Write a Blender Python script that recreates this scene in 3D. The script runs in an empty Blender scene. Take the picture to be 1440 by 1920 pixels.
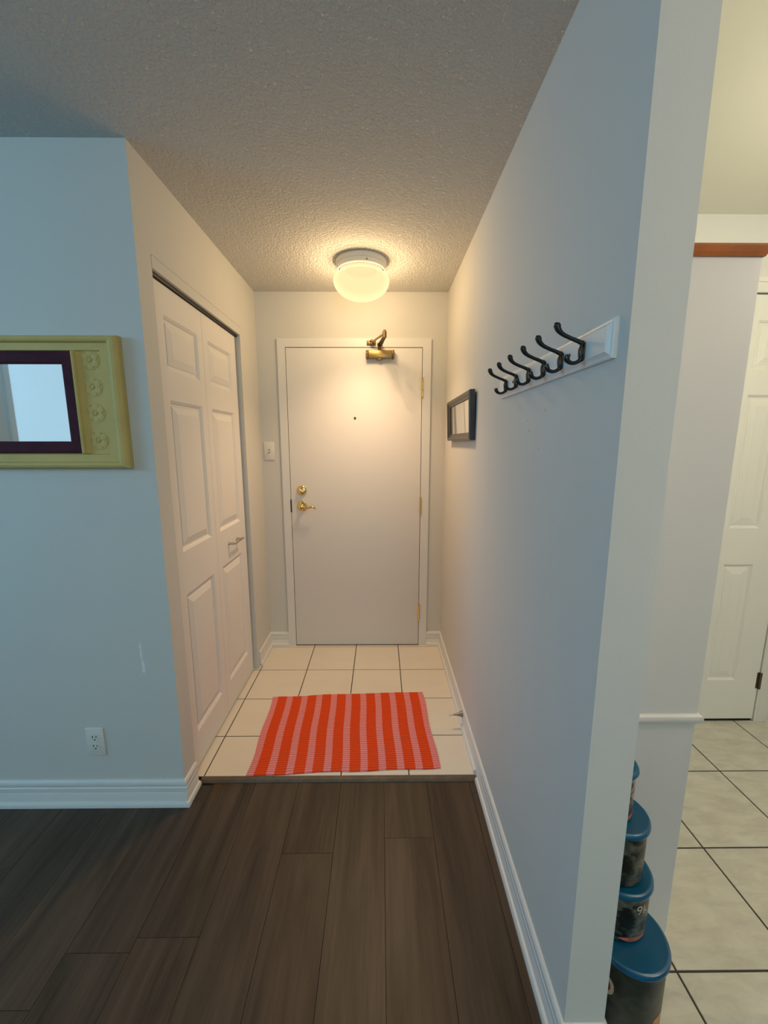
import bpy, bmesh, math, random
from mathutils import Vector, Matrix
sc = bpy.context.scene
COL = sc.collection
R = math.radians
random.seed(7)

# ------------------------------------------------------------------ camera
cam_d = bpy.data.cameras.new('camera'); cam = bpy.data.objects.new('camera', cam_d); COL.objects.link(cam)
cam_d.sensor_fit = 'HORIZONTAL'; cam_d.sensor_width = 36.0; cam_d.lens = 762.82 * 36 / 1440
cam_d.clip_start = 0.02
cam.location = (0, 0, 1.4329)
cam.rotation_euler = (R(90 - 9.6054), 0, R(-0.4541))
sc.camera = cam

# ------------------------------------------------------------------ view, world, lights
sc.view_settings.view_transform = 'Standard'; sc.view_settings.look = 'None'
sc.view_settings.gamma = 1.0; sc.view_settings.use_curve_mapping = False
sc.view_settings.exposure = 0.17
w = bpy.data.worlds.new('sky'); sc.world = w; w.use_nodes = True
w.node_tree.nodes['Background'].inputs[0].default_value = (0.55, 0.72, 1.0, 1)
w.node_tree.nodes['Background'].inputs[1].default_value = 0.3

def area_light(name, loc, target, sx, sy, power, color):
    d = bpy.data.lights.new(name, 'AREA'); d.shape = 'RECTANGLE'; d.size = sx; d.size_y = sy
    d.energy = power; d.color = color
    o = bpy.data.objects.new(name, d); COL.objects.link(o); o.location = loc
    o.rotation_euler = (Vector(target) - Vector(loc)).to_track_quat('-Z', 'Y').to_euler()
    return o
def point_light(name, loc, power, color, radius):
    d = bpy.data.lights.new(name, 'POINT'); d.energy = power; d.color = color; d.shadow_soft_size = radius
    o = bpy.data.objects.new(name, d); COL.objects.link(o); o.location = loc
    return o
# daylight through the living room windows: high window on the far left wall, and one in the wall behind the camera
area_light('window_daylight', (-3.57, -.16, 2.0), (0, -.16, 1.9), 1.55, .5, 32, (0.20, 0.64, 1.04))
area_light('window_daylight', (.6, -3.17, 1.45), (.6, 0, 1.45), 1.6, 1.4, 20, (0.15, 0.75, 1.0))
# kitchen lamp out of frame right, plus a fill added for ceiling and door
point_light('kitchen_lamp_and_fill_light', (1.75, .35, 2.12), 21, (1.0, 0.79, 0.62), 0.12)
point_light('kitchen_lamp_and_fill_light', (1.45, 1.0, 2.15), 7.6, (1.0, 0.98, 0.64), 0.12)  # added fill, lifts the kitchen ceiling, door and tiles
# added warm fill behind the camera, evens out the blue on the pillar
point_light('living_room_fill_light', (0.2, -1.6, 2.05), 30, (1.0, 0.66, 0.34), 0.12)
# the hall's ceiling lamp, built further down: all-round light and downward light
LAMP_POWER, LAMP_COLOR, LAMP_DOWN, LAMP_DOWN_COLOR = 106, (1.0, 0.75, 0.46), 535, (1.0, 0.71, 0.49)

# ------------------------------------------------------------------ materials
MATS = {}
def mat(name, color, rough=0.5, metal=0.0, bump=0.0, bscale=300.0, var=0.0, vscale=6.0, spec=0.5):
    if name in MATS: return MATS[name]
    m = bpy.data.materials.new(name); m.use_nodes = True; nt = m.node_tree; b = nt.nodes['Principled BSDF']
    b.inputs['Base Color'].default_value = (*color, 1); b.inputs['Roughness'].default_value = rough
    b.inputs['Metallic'].default_value = metal; b.inputs['Specular IOR Level'].default_value = spec
    tc = nt.nodes.new('ShaderNodeTexCoord')
    if var > 0:
        n = nt.nodes.new('ShaderNodeTexNoise'); n.inputs['Scale'].default_value = vscale; n.inputs['Detail'].default_value = 4
        nt.links.new(tc.outputs['Object'], n.inputs['Vector'])
        r = nt.nodes.new('ShaderNodeValToRGB'); r.color_ramp.elements[0].position = .3; r.color_ramp.elements[1].position = .7
        r.color_ramp.elements[0].color = (*[c * (1 - var) for c in color], 1)
        r.color_ramp.elements[1].color = (*[min(1, c * (1 + var)) for c in color], 1)
        nt.links.new(n.outputs['Fac'], r.inputs['Fac']); nt.links.new(r.outputs['Color'], b.inputs['Base Color'])
    if bump > 0:
        n = nt.nodes.new('ShaderNodeTexNoise'); n.inputs['Scale'].default_value = bscale; n.inputs['Detail'].default_value = 3
        nt.links.new(tc.outputs['Object'], n.inputs['Vector'])
        bp = nt.nodes.new('ShaderNodeBump'); bp.inputs['Strength'].default_value = bump; bp.inputs['Distance'].default_value = 0.002
        nt.links.new(n.outputs['Fac'], bp.inputs['Height']); nt.links.new(bp.outputs['Normal'], b.inputs['Normal'])
    MATS[name] = m; return m
def nodes(m): return m.node_tree.nodes, m.node_tree.links, m.node_tree.nodes['Principled BSDF']

WALL = mat('wall_paint', (0.66, 0.648, 0.61), 0.75, bump=0.12, bscale=220)
WHITE = mat('white_trim_paint', (0.76, 0.75, 0.725), 0.42)
DOORW = mat('white_door_paint', (0.80, 0.775, 0.745), 0.6, bump=0.05, bscale=180)
KDOOR = mat('kitchen_door_paint', (0.74, 0.725, 0.66), 0.4)
PLATE = mat('switch_plate_plastic', (0.78, 0.75, 0.69), 0.35)
DARK = mat('dark_slot', (0.015, 0.013, 0.012), 0.6)
TRACK_GAP = mat('black_track_and_gap_shade', (0.02, 0.019, 0.018), 0.5)
BRASS = mat('polished_brass', (0.83, 0.62, 0.28), 0.16, 1.0)
BRONZE = mat('aged_bronze_closer', (0.42, 0.27, 0.10), 0.36, 0.85, bump=0.05, bscale=150)
DBRONZE = mat('dark_bronze_arm', (0.17, 0.115, 0.055), 0.4, 0.8)
NICKEL = mat('brushed_nickel', (0.52, 0.50, 0.46), 0.3, 1.0)
PEWTER = mat('dark_pewter_hook', (0.045, 0.045, 0.046), 0.3, 0.75)
BLACKF = mat('charcoal_frame_paint', (0.035, 0.034, 0.036), 0.32)
MIRROR = mat('mirror_silver', (0.88, 0.90, 0.90), 0.02, 1.0)
YELLOW = mat('mustard_yellow_paint', (0.62, 0.47, 0.17), 0.6, spec=0.25, bump=0.1, bscale=90, var=0.06, vscale=9)
MAROON = mat('dark_maroon_paint', (0.065, 0.014, 0.024), 0.7, spec=0.15, var=0.25, vscale=25)
OAK = mat('orange_stained_wood', (0.42, 0.12, 0.018), 0.4, var=0.2, vscale=14)
CABW = mat('white_laminate', (0.66, 0.645, 0.625), 0.45)
HINGED = mat('dark_aged_hinge', (0.12, 0.085, 0.05), 0.45, 0.7)
RUBBER = mat('white_rubber', (0.72, 0.68, 0.6), 0.6)
GROUT = mat('dark_grout', (0.055, 0.046, 0.036), 0.9)
STRIP = mat('brown_vinyl_reducer', (0.115, 0.082, 0.055), 0.5, var=0.2, vscale=30)
LID = mat('teal_blue_tin_lid', (0.003, 0.085, 0.185), 0.25, 0.0, spec=0.6)
DNICKEL = mat('worn_nickel', (0.30, 0.27, 0.23), 0.4, 0.9)
SLOT = mat('grey_slot_plastic', (0.36, 0.33, 0.28), 0.5)
SHIELD_BLACK = mat('matt_black_light_shield', (0.006, 0.006, 0.006), 1.0, spec=0.0)
STRIKE = mat('dark_brown_strike', (0.06, 0.022, 0.018), 0.5, 0.4)

def scuffed(name, spots):
    '''wall paint with a few worn marks: (centre, half sizes, colour)'''
    m = mat(name, (0.66, 0.648, 0.61), 0.75, bump=0.12, bscale=220); N, L, b = nodes(m)
    tc = N.new('ShaderNodeTexCoord'); prev = None
    nz = N.new('ShaderNodeTexNoise'); nz.inputs['Scale'].default_value = 55; nz.inputs['Detail'].default_value = 3; L.new(tc.outputs['Object'], nz.inputs['Vector'])
    for c, h, col in spots:
        sub = N.new('ShaderNodeVectorMath'); sub.operation = 'SUBTRACT'; sub.inputs[1].default_value = c; L.new(tc.outputs['Object'], sub.inputs[0])
        div = N.new('ShaderNodeVectorMath'); div.operation = 'DIVIDE'; div.inputs[1].default_value = h; L.new(sub.outputs[0], div.inputs[0])
        ln = N.new('ShaderNodeVectorMath'); ln.operation = 'LENGTH'; L.new(div.outputs[0], ln.inputs[0])
        ad = N.new('ShaderNodeMath'); ad.operation = 'MULTIPLY_ADD'; ad.inputs[1].default_value = 1.6; L.new(nz.outputs['Fac'], ad.inputs[0]); L.new(ln.outputs['Value'], ad.inputs[2])
        mr = N.new('ShaderNodeMapRange'); mr.inputs['From Min'].default_value = 1.35; mr.inputs['From Max'].default_value = 1.7; mr.inputs['To Min'].default_value = .75; mr.inputs['To Max'].default_value = 0
        L.new(ad.outputs[0], mr.inputs['Value'])
        mx = N.new('ShaderNodeMix'); mx.data_type = 'RGBA'; mx.inputs['B'].default_value = (*col, 1)
        if prev: L.new(prev, mx.inputs['A'])
        else: mx.inputs['A'].default_value = (0.66, 0.648, 0.61, 1)
        L.new(mr.outputs[0], mx.inputs['Factor']); prev = mx.outputs['Result']
    L.new(prev, b.inputs['Base Color']); return m
WALL_L = scuffed('wall_paint_with_filler_smear', [((-.911, 1.44, .655), (.006, .5, .045), (.88, .87, .85)), ((-.907, 1.44, .59), (.007, .5, .035), (.88, .87, .85))])
WALL_R = scuffed('wall_paint_with_scuffs', [((.425, 1.077, 1.5167), (.5, .007, .005), (.42, .41, .39)), ((.425, 1.184, 1.4686), (.5, .012, .005), (.44, .43, .41)), ((.425, 1.104, 1.4183), (.5, .006, .004), (.42, .41, .39)), ((.425, 1.20, 1.497), (.5, .009, .003), (.46, .45, .43))])
def popcorn():
    m = mat('popcorn_ceiling', (0.86, 0.84, 0.80), 0.95)
    N, L, b = nodes(m)
    tc = N.new('ShaderNodeTexCoord')
    n = N.new('ShaderNodeTexNoise'); n.inputs['Scale'].default_value = 95; n.inputs['Detail'].default_value = 5; n.inputs['Roughness'].default_value = .62
    v = N.new('ShaderNodeTexVoronoi'); v.inputs['Scale'].default_value = 130
    L.new(tc.outputs['Object'], n.inputs['Vector']); L.new(tc.outputs['Object'], v.inputs['Vector'])
    r = N.new('ShaderNodeValToRGB'); r.color_ramp.elements[0].position = .36; r.color_ramp.elements[1].position = .66
    L.new(n.outputs['Fac'], r.inputs['Fac'])
    mx = N.new('ShaderNodeMath'); mx.operation = 'MULTIPLY_ADD'; mx.inputs[1].default_value = -0.5
    L.new(v.outputs['Distance'], mx.inputs[0]); L.new(r.outputs['Color'], mx.inputs[2])
    bp = N.new('ShaderNodeBump'); bp.inputs['Strength'].default_value = 0.85; bp.inputs['Distance'].default_value = 0.010
    L.new(mx.outputs[0], bp.inputs['Height']); L.new(bp.outputs['Normal'], b.inputs['Normal'])
    return m
POPCORN = popcorn()
KCEIL = mat('kitchen_ceiling_paint', (0.82, 0.80, 0.715), 0.8, bump=0.15, bscale=160)

def laminate():
    m = mat('brown_laminate', (0.07, 0.05, 0.037), 0.42, spec=0.3)
    N, L, b = nodes(m)
    tc = N.new('ShaderNodeTexCoord'); at = N.new('ShaderNodeAttribute'); at.attribute_name = 'tone'
    mp = N.new('ShaderNodeMapping'); mp.inputs['Scale'].default_value = (14, 1.3, 1)
    add = N.new('ShaderNodeVectorMath'); add.operation = 'MULTIPLY_ADD'; add.inputs[1].default_value = (37, 53, 11)
    L.new(at.outputs['Color'], add.inputs[0]); L.new(tc.outputs['Object'], add.inputs[2])
    L.new(add.outputs[0], mp.inputs['Vector'])
    n = N.new('ShaderNodeTexNoise'); n.inputs['Scale'].default_value = 1.0; n.inputs['Detail'].default_value = 7; n.inputs['Roughness'].default_value = .58
    n.inputs['Distortion'].default_value = .55
    L.new(mp.outputs[0], n.inputs['Vector'])
    mp2 = N.new('ShaderNodeMapping'); mp2.inputs['Scale'].default_value = (130, 4.0, 1); L.new(add.outputs[0], mp2.inputs['Vector'])
    n2 = N.new('ShaderNodeTexNoise'); n2.inputs['Scale'].default_value = 1.0; n2.inputs['Detail'].default_value = 5; L.new(mp2.outputs[0], n2.inputs['Vector'])
    r = N.new('ShaderNodeValToRGB'); e = r.color_ramp.elements
    e[0].position = .30; e[0].color = (.028, .018, .011, 1); e[1].position = .72; e[1].color = (.112, .076, .048, 1)
    e2 = e.new(.5); e2.color = (.067, .045, .028, 1)
    mxv = N.new('ShaderNodeMath'); mxv.operation = 'MULTIPLY_ADD'; mxv.inputs[1].default_value = .22
    L.new(n2.outputs['Fac'], mxv.inputs[0]); 
    s = N.new('ShaderNodeMath'); s.operation = 'MULTIPLY'; s.inputs[1].default_value = .78; L.new(n.outputs['Fac'], s.inputs[0])
    L.new(s.outputs[0], mxv.inputs[2]); L.new(mxv.outputs[0], r.inputs['Fac'])
    sx = N.new('ShaderNodeSeparateColor'); L.new(at.outputs['Color'], sx.inputs[0])
    md = N.new('ShaderNodeMath'); md.operation = 'MULTIPLY_ADD'; md.inputs[1].default_value = .16; md.inputs[2].default_value = .93
    L.new(sx.outputs[0], md.inputs[0])
    vm = N.new('ShaderNodeVectorMath'); vm.operation = 'SCALE'; L.new(r.outputs['Color'], vm.inputs[0]); L.new(md.outputs[0], vm.inputs['Scale'])
    L.new(vm.outputs[0], b.inputs['Base Color'])
    bp = N.new('ShaderNodeBump'); bp.inputs['Strength'].default_value = .15; bp.inputs['Distance'].default_value = .001
    L.new(n2.outputs['Fac'], bp.inputs['Height']); L.new(bp.outputs['Normal'], b.inputs['Normal'])
    return m
LAMINATE = laminate()

def tile_mat(name, c0, c1, scale, rough):
    m = mat(name, c0, rough); N, L, b = nodes(m)
    tc = N.new('ShaderNodeTexCoord'); at = N.new('ShaderNodeAttribute'); at.attribute_name = 'tone'
    add = N.new('ShaderNodeVectorMath'); add.operation = 'MULTIPLY_ADD'; add.inputs[1].default_value = (19, 23, 7)
    L.new(at.outputs['Color'], add.inputs[0]); L.new(tc.outputs['Object'], add.inputs[2])
    mp = N.new('ShaderNodeMapping'); mp.inputs['Rotation'].default_value = (0, 0, R(35)); mp.inputs['Scale'].default_value = (scale, scale * 2.6, scale)
    L.new(add.outputs[0], mp.inputs['Vector'])
    n = N.new('ShaderNodeTexNoise'); n.inputs['Scale'].default_value = 1; n.inputs['Detail'].default_value = 9; n.inputs['Roughness'].default_value = .65; n.inputs['Distortion'].default_value = .5
    L.new(mp.outputs[0], n.inputs['Vector'])
    r = N.new('ShaderNodeValToRGB'); r.color_ramp.elements[0].position = .35; r.color_ramp.elements[1].position = .62
    r.color_ramp.elements[0].color = (*c1, 1); r.color_ramp.elements[1].color = (*c0, 1)
    L.new(n.outputs['Fac'], r.inputs['Fac']); L.new(r.outputs['Color'], b.inputs['Base Color'])
    return m
TILE = tile_mat('cream_ceramic_tile', (0.80, 0.74, 0.64), (0.77, 0.71, 0.61), 2.2, 0.38)
KTILE = tile_mat('pale_marbled_tile', (0.62, 0.605, 0.515), (0.50, 0.485, 0.41), 9, 0.4)

def rug_mat():
    m = mat('striped_cotton_weave', (0.7, 0.1, 0.02), 0.95, spec=0.1); N, L, b = nodes(m)
    uv = N.new('ShaderNodeUVMap'); uv.uv_map = 'UVMap'
    sep = N.new('ShaderNodeSeparateXYZ'); L.new(uv.outputs[0], sep.inputs[0])
    # ten orange bands between eleven pink ones
    a = N.new('ShaderNodeMath'); a.operation = 'MULTIPLY_ADD'; a.inputs[1].default_value = 10.34; a.inputs[2].default_value = 0.0
    L.new(sep.outputs['X'], a.inputs[0])
    nz = N.new('ShaderNodeTexNoise'); nz.inputs['Scale'].default_value = 60; L.new(uv.outputs[0], nz.inputs['Vector'])
    a1 = N.new('ShaderNodeMath'); a1.operation = 'MULTIPLY_ADD'; a1.inputs[1].default_value = .04; L.new(nz.outputs['Fac'], a1.inputs[0]); L.new(a.outputs[0], a1.inputs[2])
    f = N.new('ShaderNodeMath'); f.operation = 'FRACT'; L.new(a1.outputs[0], f.inputs[0])
    lt = N.new('ShaderNodeMath'); lt.operation = 'LESS_THAN'; lt.inputs[1].default_value = .40; L.new(f.outputs[0], lt.inputs[0])
    mix = N.new('ShaderNodeMix'); mix.data_type = 'RGBA'
    mix.inputs['A'].default_value = (0.80, 0.085, 0.018, 1); mix.inputs['B'].default_value = (0.84, 0.29, 0.30, 1)
    L.new(lt.outputs[0], mix.inputs['Factor'])
    # red weft ribs, wobbling a little
    rb = N.new('ShaderNodeMath'); rb.operation = 'MULTIPLY_ADD'; rb.inputs[1].default_value = 46.0
    L.new(sep.outputs['Y'], rb.inputs[0])
    nz2 = N.new('ShaderNodeTexNoise'); nz2.inputs['Scale'].default_value = 9; L.new(uv.outputs[0], nz2.inputs['Vector'])
    m4 = N.new('ShaderNodeMath'); m4.operation = 'MULTIPLY'; m4.inputs[1].default_value = 1.6; L.new(nz2.outputs['Fac'], m4.inputs[0])
    L.new(m4.outputs[0], rb.inputs[2])
    fr = N.new('ShaderNodeMath'); fr.operation = 'PINGPONG'; fr.inputs[1].default_value = .5; L.new(rb.outputs[0], fr.inputs[0])
    st = N.new('ShaderNodeMapRange'); st.inputs['From Min'].default_value = .05; st.inputs['From Max'].default_value = .22
    st.inputs['To Min'].default_value = .55; st.inputs['To Max'].default_value = 0
    L.new(fr.outputs[0], st.inputs['Value'])
    mix2 = N.new('ShaderNodeMix'); mix2.data_type = 'RGBA'; mix2.inputs['B'].default_value = (0.30, 0.03, 0.02, 1)
    L.new(st.outputs[0], mix2.inputs['Factor']); L.new(mix.outputs['Result'], mix2.inputs['A'])
    L.new(mix2.outputs['Result'], b.inputs['Base Color'])
    bp = N.new('ShaderNodeBump'); bp.inputs['Strength'].default_value = .6; bp.inputs['Distance'].default_value = .003
    L.new(fr.outputs[0], bp.inputs['Height']); L.new(bp.outputs['Normal'], b.inputs['Normal'])
    return m
RUG = rug_mat()

def globe_mat():
    m = bpy.data.materials.new('frosted_lamp_glass'); m.use_nodes = True; N = m.node_tree.nodes; L = m.node_tree.links
    N.clear(); o = N.new('ShaderNodeOutputMaterial')
    tr = N.new('ShaderNodeBsdfTransparent'); tr.inputs[0].default_value = (1, .92, .78, 1)
    em = N.new('ShaderNodeEmission'); em.inputs[0].default_value = (1.0, 0.79, 0.40, 1); em.inputs[1].default_value = 1.12
    mx = N.new('ShaderNodeMixShader'); mx.inputs[0].default_value = .93
    L.new(tr.outputs[0], mx.inputs[1]); L.new(em.outputs[0], mx.inputs[2])
    lw = N.new('ShaderNodeLayerWeight'); lw.inputs['Blend'].default_value = .35
    st = N.new('ShaderNodeMapRange'); st.inputs['From Min'].default_value = .25; st.inputs['From Max'].default_value = .95
    st.inputs['To Min'].default_value = 1.0; st.inputs['To Max'].default_value = 1.45
    L.new(lw.outputs['Facing'], st.inputs['Value']); L.new(st.outputs[0], em.inputs[1])
    L.new(mx.outputs[0], o.inputs[0])
    return m
GLOBE = globe_mat()

def tin_mat(name, dark, light, scale, lo, hi):
    m = mat(name, dark, 0.33); N, L, b = nodes(m)
    tc = N.new('ShaderNodeTexCoord')
    n = N.new('ShaderNodeTexNoise'); n.inputs['Scale'].default_value = scale; n.inputs['Detail'].default_value = 6; n.inputs['Distortion'].default_value = .8
    L.new(tc.outputs['Object'], n.inputs['Vector'])
    r = N.new('ShaderNodeValToRGB'); r.color_ramp.elements[0].position = lo; r.color_ramp.elements[1].position = hi
    r.color_ramp.elements[0].color = (*dark, 1); r.color_ramp.elements[1].color = (*light, 1)
    L.new(n.outputs['Fac'], r.inputs['Fac']); L.new(r.outputs['Color'], b.inputs['Base Color'])
    return m

# ------------------------------------------------------------------ mesh helpers
def link(name, bm, m, parent=None, smooth=False):
    me = bpy.data.meshes.new(name)
    bmesh.ops.recalc_face_normals(bm, faces=bm.faces[:])
    bm.to_mesh(me); bm.free(); me.materials.append(m)
    o = bpy.data.objects.new(name, me); COL.objects.link(o)
    if smooth:
        me.polygons.foreach_set('use_smooth', [True] * len(me.polygons))
        if smooth != 'all':
            try: me.set_sharp_from_angle(angle=R(35))
            except Exception: pass
    if parent: o.parent = parent
    return o
def box(bm, a, b, bevel=0.0, seg=2):
    (x0, y0, z0), (x1, y1, z1) = a, b
    r = bmesh.ops.create_cube(bm, size=1)
    for v in r['verts']:
        v.co = Vector(((x0 + x1) / 2 + v.co.x * (x1 - x0), (y0 + y1) / 2 + v.co.y * (y1 - y0), (z0 + z1) / 2 + v.co.z * (z1 - z0)))
    if bevel > 0:
        es = list({e for v in r['verts'] for e in v.link_edges})
        bmesh.ops.bevel(bm, geom=es, offset=bevel, segments=seg, affect='EDGES', profile=.5)
def BOX(name, a, b, m, parent=None, bevel=0.0):
    bm = bmesh.new(); box(bm, a, b, bevel); return link(name, bm, m, parent, smooth=bevel > 0)
def lathe(bm, prof, n=48, M=None):
    """prof: (radius, height) pairs, turned about z, then placed by M"""
    rings = []
    for r, z in prof:
        if r < 1e-6: rings.append([bm.verts.new((0, 0, z))])
        else: rings.append([bm.verts.new((r * math.cos(2 * math.pi * i / n), r * math.sin(2 * math.pi * i / n), z)) for i in range(n)])
    vs = [v for r in rings for v in r]
    for a, b in zip(rings, rings[1:]):
        for i in range(n):
            j = (i + 1) % n
            if len(a) == 1 and len(b) == 1: continue
            if len(a) == 1: bm.faces.new((a[0], b[j], b[i]))
            elif len(b) == 1: bm.faces.new((a[i], a[j], b[0]))
            else: bm.faces.new((a[i], a[j], b[j], b[i]))
    if M is not None:
        for v in vs: v.co = M @ v.co
def axisM(origin, d):
    return Matrix.Translation(Vector(origin)) @ Vector(d).to_track_quat('Z', 'Y').to_matrix().to_4x4()
def smooth_path(pts, rad, sub=6):
    P = [Vector(p) for p in pts]; out = []; rr = []
    for i in range(len(P) - 1):
        p0 = P[max(i - 1, 0)]; p1 = P[i]; p2 = P[i + 1]; p3 = P[min(i + 2, len(P) - 1)]
        for k in range(sub):
            t = k / sub
            out.append(.5 * ((2 * p1) + (p2 - p0) * t + (2 * p0 - 5 * p1 + 4 * p2 - p3) * t * t + (3 * p1 - p0 - 3 * p2 + p3) * t ** 3))
            rr.append(rad[i] + (rad[i + 1] - rad[i]) * t)
    out.append(P[-1]); rr.append(rad[-1]); return out, rr
def tube(bm, pts, rad, n=12, sub=6, flat=None):
    """round bar along pts; flat=(axis vector, factor) squashes the section along an axis"""
    P, rr = smooth_path(pts, rad, sub) if sub > 1 else ([Vector(p) for p in pts], list(rad))
    T = (P[1] - P[0]).normalized()
    U = T.orthogonal().normalized(); rings = []
    for i, p in enumerate(P):
        t = (P[min(i + 1, len(P) - 1)] - P[max(i - 1, 0)]).normalized()
        U = (U - t * U.dot(t)).normalized(); V = t.cross(U); ring = []
        for k in range(n):
            a = 2 * math.pi * k / n; d = (U * math.cos(a) + V * math.sin(a)) * rr[i]
            if flat: ax = Vector(flat[0]); d = d - ax * d.dot(ax) * (1 - flat[1])
            ring.append(bm.verts.new(p + d))
        rings.append(ring)
    for a, b in zip(rings, rings[1:]):
        for k in range(n): bm.faces.new((a[k], a[(k + 1) % n], b[(k + 1) % n], b[k]))
    bm.faces.new(rings[0][::-1]); bm.faces.new(rings[-1])
def ball(bm, c, r, scale=(1, 1, 1), u=16, v=10):
    bmesh.ops.create_uvsphere(bm, u_segments=u, v_segments=v, radius=r, matrix=Matrix.Translation(Vector(c)) @ Matrix.Diagonal((*scale, 1)))
def sweep(bm, path, prof, closed=False):
    """moulding: prof = (out, z) pairs swept along a 2-D path with mitred corners; out = to the left of travel"""
    P = [Vector((p[0], p[1])) for p in path]; rows = []
    for i, p in enumerate(P):
        d0 = (P[i] - P[i - 1]).normalized() if i > 0 or closed else None
        d1 = (P[(i + 1) % len(P)] - P[i]).normalized() if i < len(P) - 1 or closed else None
        if d0 is None: d0 = d1
        if d1 is None: d1 = d0
        n0 = Vector((-d0.y, d0.x)); n1 = Vector((-d1.y, d1.x)); nn = (n0 + n1)
        nn = nn / max(nn.dot(n0), .2) if nn.length > 1e-6 else n0
        rows.append([bm.verts.new((p.x + nn.x * o, p.y + nn.y * o, z)) for o, z in prof])
    for a, b in zip(rows, rows[1:]):
        for k in range(len(prof)): bm.faces.new((a[k], b[k], b[(k + 1) % len(prof)], a[(k + 1) % len(prof)]))
    bm.faces.new(rows[0]); bm.faces.new(rows[-1][::-1])
def nested(bm, rects, f):
    """concentric rectangles (u0,v0,u1,v1,depth) stitched into a moulded face; last one is filled"""
    rings = []
    for u0, v0, u1, v1, d in rects:
        rings.append([bm.verts.new(f(u, v, d)) for u, v in ((u0, v0), (u1, v0), (u1, v1), (u0, v1))])
    for a, b in zip(rings, rings[1:]):
        for k in range(4): bm.faces.new((a[k], a[(k + 1) % 4], b[(k + 1) % 4], b[k]))
    bm.faces.new(rings[-1])
def panel_slab(bm, u0, u1, z0, z1, panels, f, thick, ogee=.012, bevel=.034, depth=.007):
    """a moulded door leaf; f(u, z, d) maps to space, d>0 goes into the door"""
    us = sorted({u0, u1, *[p[0] for p in panels], *[p[2] for p in panels]})
    zs = sorted({z0, z1, *[p[1] for p in panels], *[p[3] for p in panels]})
    for a, b in zip(us, us[1:]):
        for c, d in zip(zs, zs[1:]):
            mu, mz = (a + b) / 2, (c + d) / 2
            if any(p[0] < mu < p[2] and p[1] < mz < p[3] for p in panels): continue
            bm.faces.new([bm.verts.new(f(u, z, 0)) for u, z in ((a, c), (b, c), (b, d), (a, d))])
    for p in panels:
        R_ = []
        for ins, dp in ((0, 0), (ogee * .3, depth * .35), (ogee * .45, depth * .4), (ogee * .8, depth * .95), (ogee * 1.1, depth), (ogee * 1.5, depth), (ogee * 1.6, depth * .8), (ogee * 1.5 + bevel, .0012), (ogee * 1.5 + bevel + .001, .0005)):
            R_.append((p[0] + ins, p[1] + ins, p[2] - ins, p[3] - ins, dp))
        nested(bm, R_, f)
    ring0 = [bm.verts.new(f(u, z, 0)) for u, z in ((u0, z0), (u1, z0), (u1, z1), (u0, z1))]
    ring1 = [bm.verts.new(f(u, z, thick)) for u, z in ((u0, z0), (u1, z0), (u1, z1), (u0, z1))]
    for k in range(4): bm.faces.new((ring0[k], ring0[(k + 1) % 4], ring1[(k + 1) % 4], ring1[k]))
    bm.faces.new(ring1)
    bmesh.ops.remove_doubles(bm, verts=bm.verts[:], dist=1e-5)
def empty(name, loc=(0, 0, 0)):
    o = bpy.data.objects.new(name, None); COL.objects.link(o); o.location = loc; o.empty_display_size = .05; return o
def tag(o, label, cat, group=None, kind=None):
    o['label'] = label; o['category'] = cat
    if group: o['group'] = group
    if kind: o['kind'] = kind
    return o
def struct(o, label=None, cat=None):
    o['kind'] = 'structure'
    if label: o['label'] = label
    if cat: o['category'] = cat
    return o
def under(parent, o):
    """child whose mesh was built in world space"""
    o.parent = parent; o.matrix_parent_inverse = Matrix.Translation(-Vector(parent.location)); return o

# ------------------------------------------------------------------ dimensions
XR, XL, YE, YC, YR, H = 0.425, -0.79, 2.734, 1.44, 0.7322, 2.3641
XP = 0.5185            # kitchen side of the hall's right wall
ZL = -0.012            # laminate lies a little lower than the tiles
HK = 2.396

# ------------------------------------------------------------------ shell
struct(BOX('wall_right', (XR, YR, -.05), (XP, YE + .13, HK + .05), WALL_R), 'pale grey right wall of the entry hall ending in a square corner', 'wall')
bm = bmesh.new()
box(bm, (-.905, YE, -.05), (-.607, YE + .13, HK + .05)); box(bm, (.2685, YE, -.05), (XR + .001, YE + .13, HK + .05)); box(bm, (-.607, YE, 2.034), (.2685, YE + .13, HK + .05))
struct(link('wall_end', bm, WALL), 'pale grey end wall around the entry door', 'wall')
struct(BOX('wall_left', (-3.7, YC, -.05), (XL, YC + .093, HK + .05), WALL_L), 'pale grey living room wall left of the hall, with the yellow mirror', 'wall')
bm = bmesh.new()
box(bm, (-.905, YC + .093, 2.0745), (XL, YE, HK + .05)); box(bm, (-.905, 2.4505, -.05), (XL, YE, 2.0745))
struct(link('wall_closet', bm, WALL), 'pale grey wall around the closet opening', 'wall')
bm = bmesh.new(); box(bm, (-1.56, YC + .093, -.05), (-1.5, YE, 2.4)); box(bm, (-1.5, YE, -.05), (-.905, YE + .06, 2.4))
struct(link('wall_closet_inside', bm, WALL), 'closet interior wall behind the bifold door', 'wall')
bm = bmesh.new()
KY = 1.912
box(bm, (XP, KY, -.05), (1.322, KY + .1, HK + .05)); box(bm, (1.322, KY, 2.08), (1.94, KY + .1, HK + .05)); box(bm, (1.94, KY, -.05), (2.7, KY + .1, HK + .05))
struct(link('wall_kitchen', bm, WALL), 'kitchen back wall around the white panel door', 'wall')
struct(BOX('wall_kitchen_right', (2.6, -3.3, -.05), (2.7, KY, HK + .05), WALL), 'right wall of the kitchen', 'wall')
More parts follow.
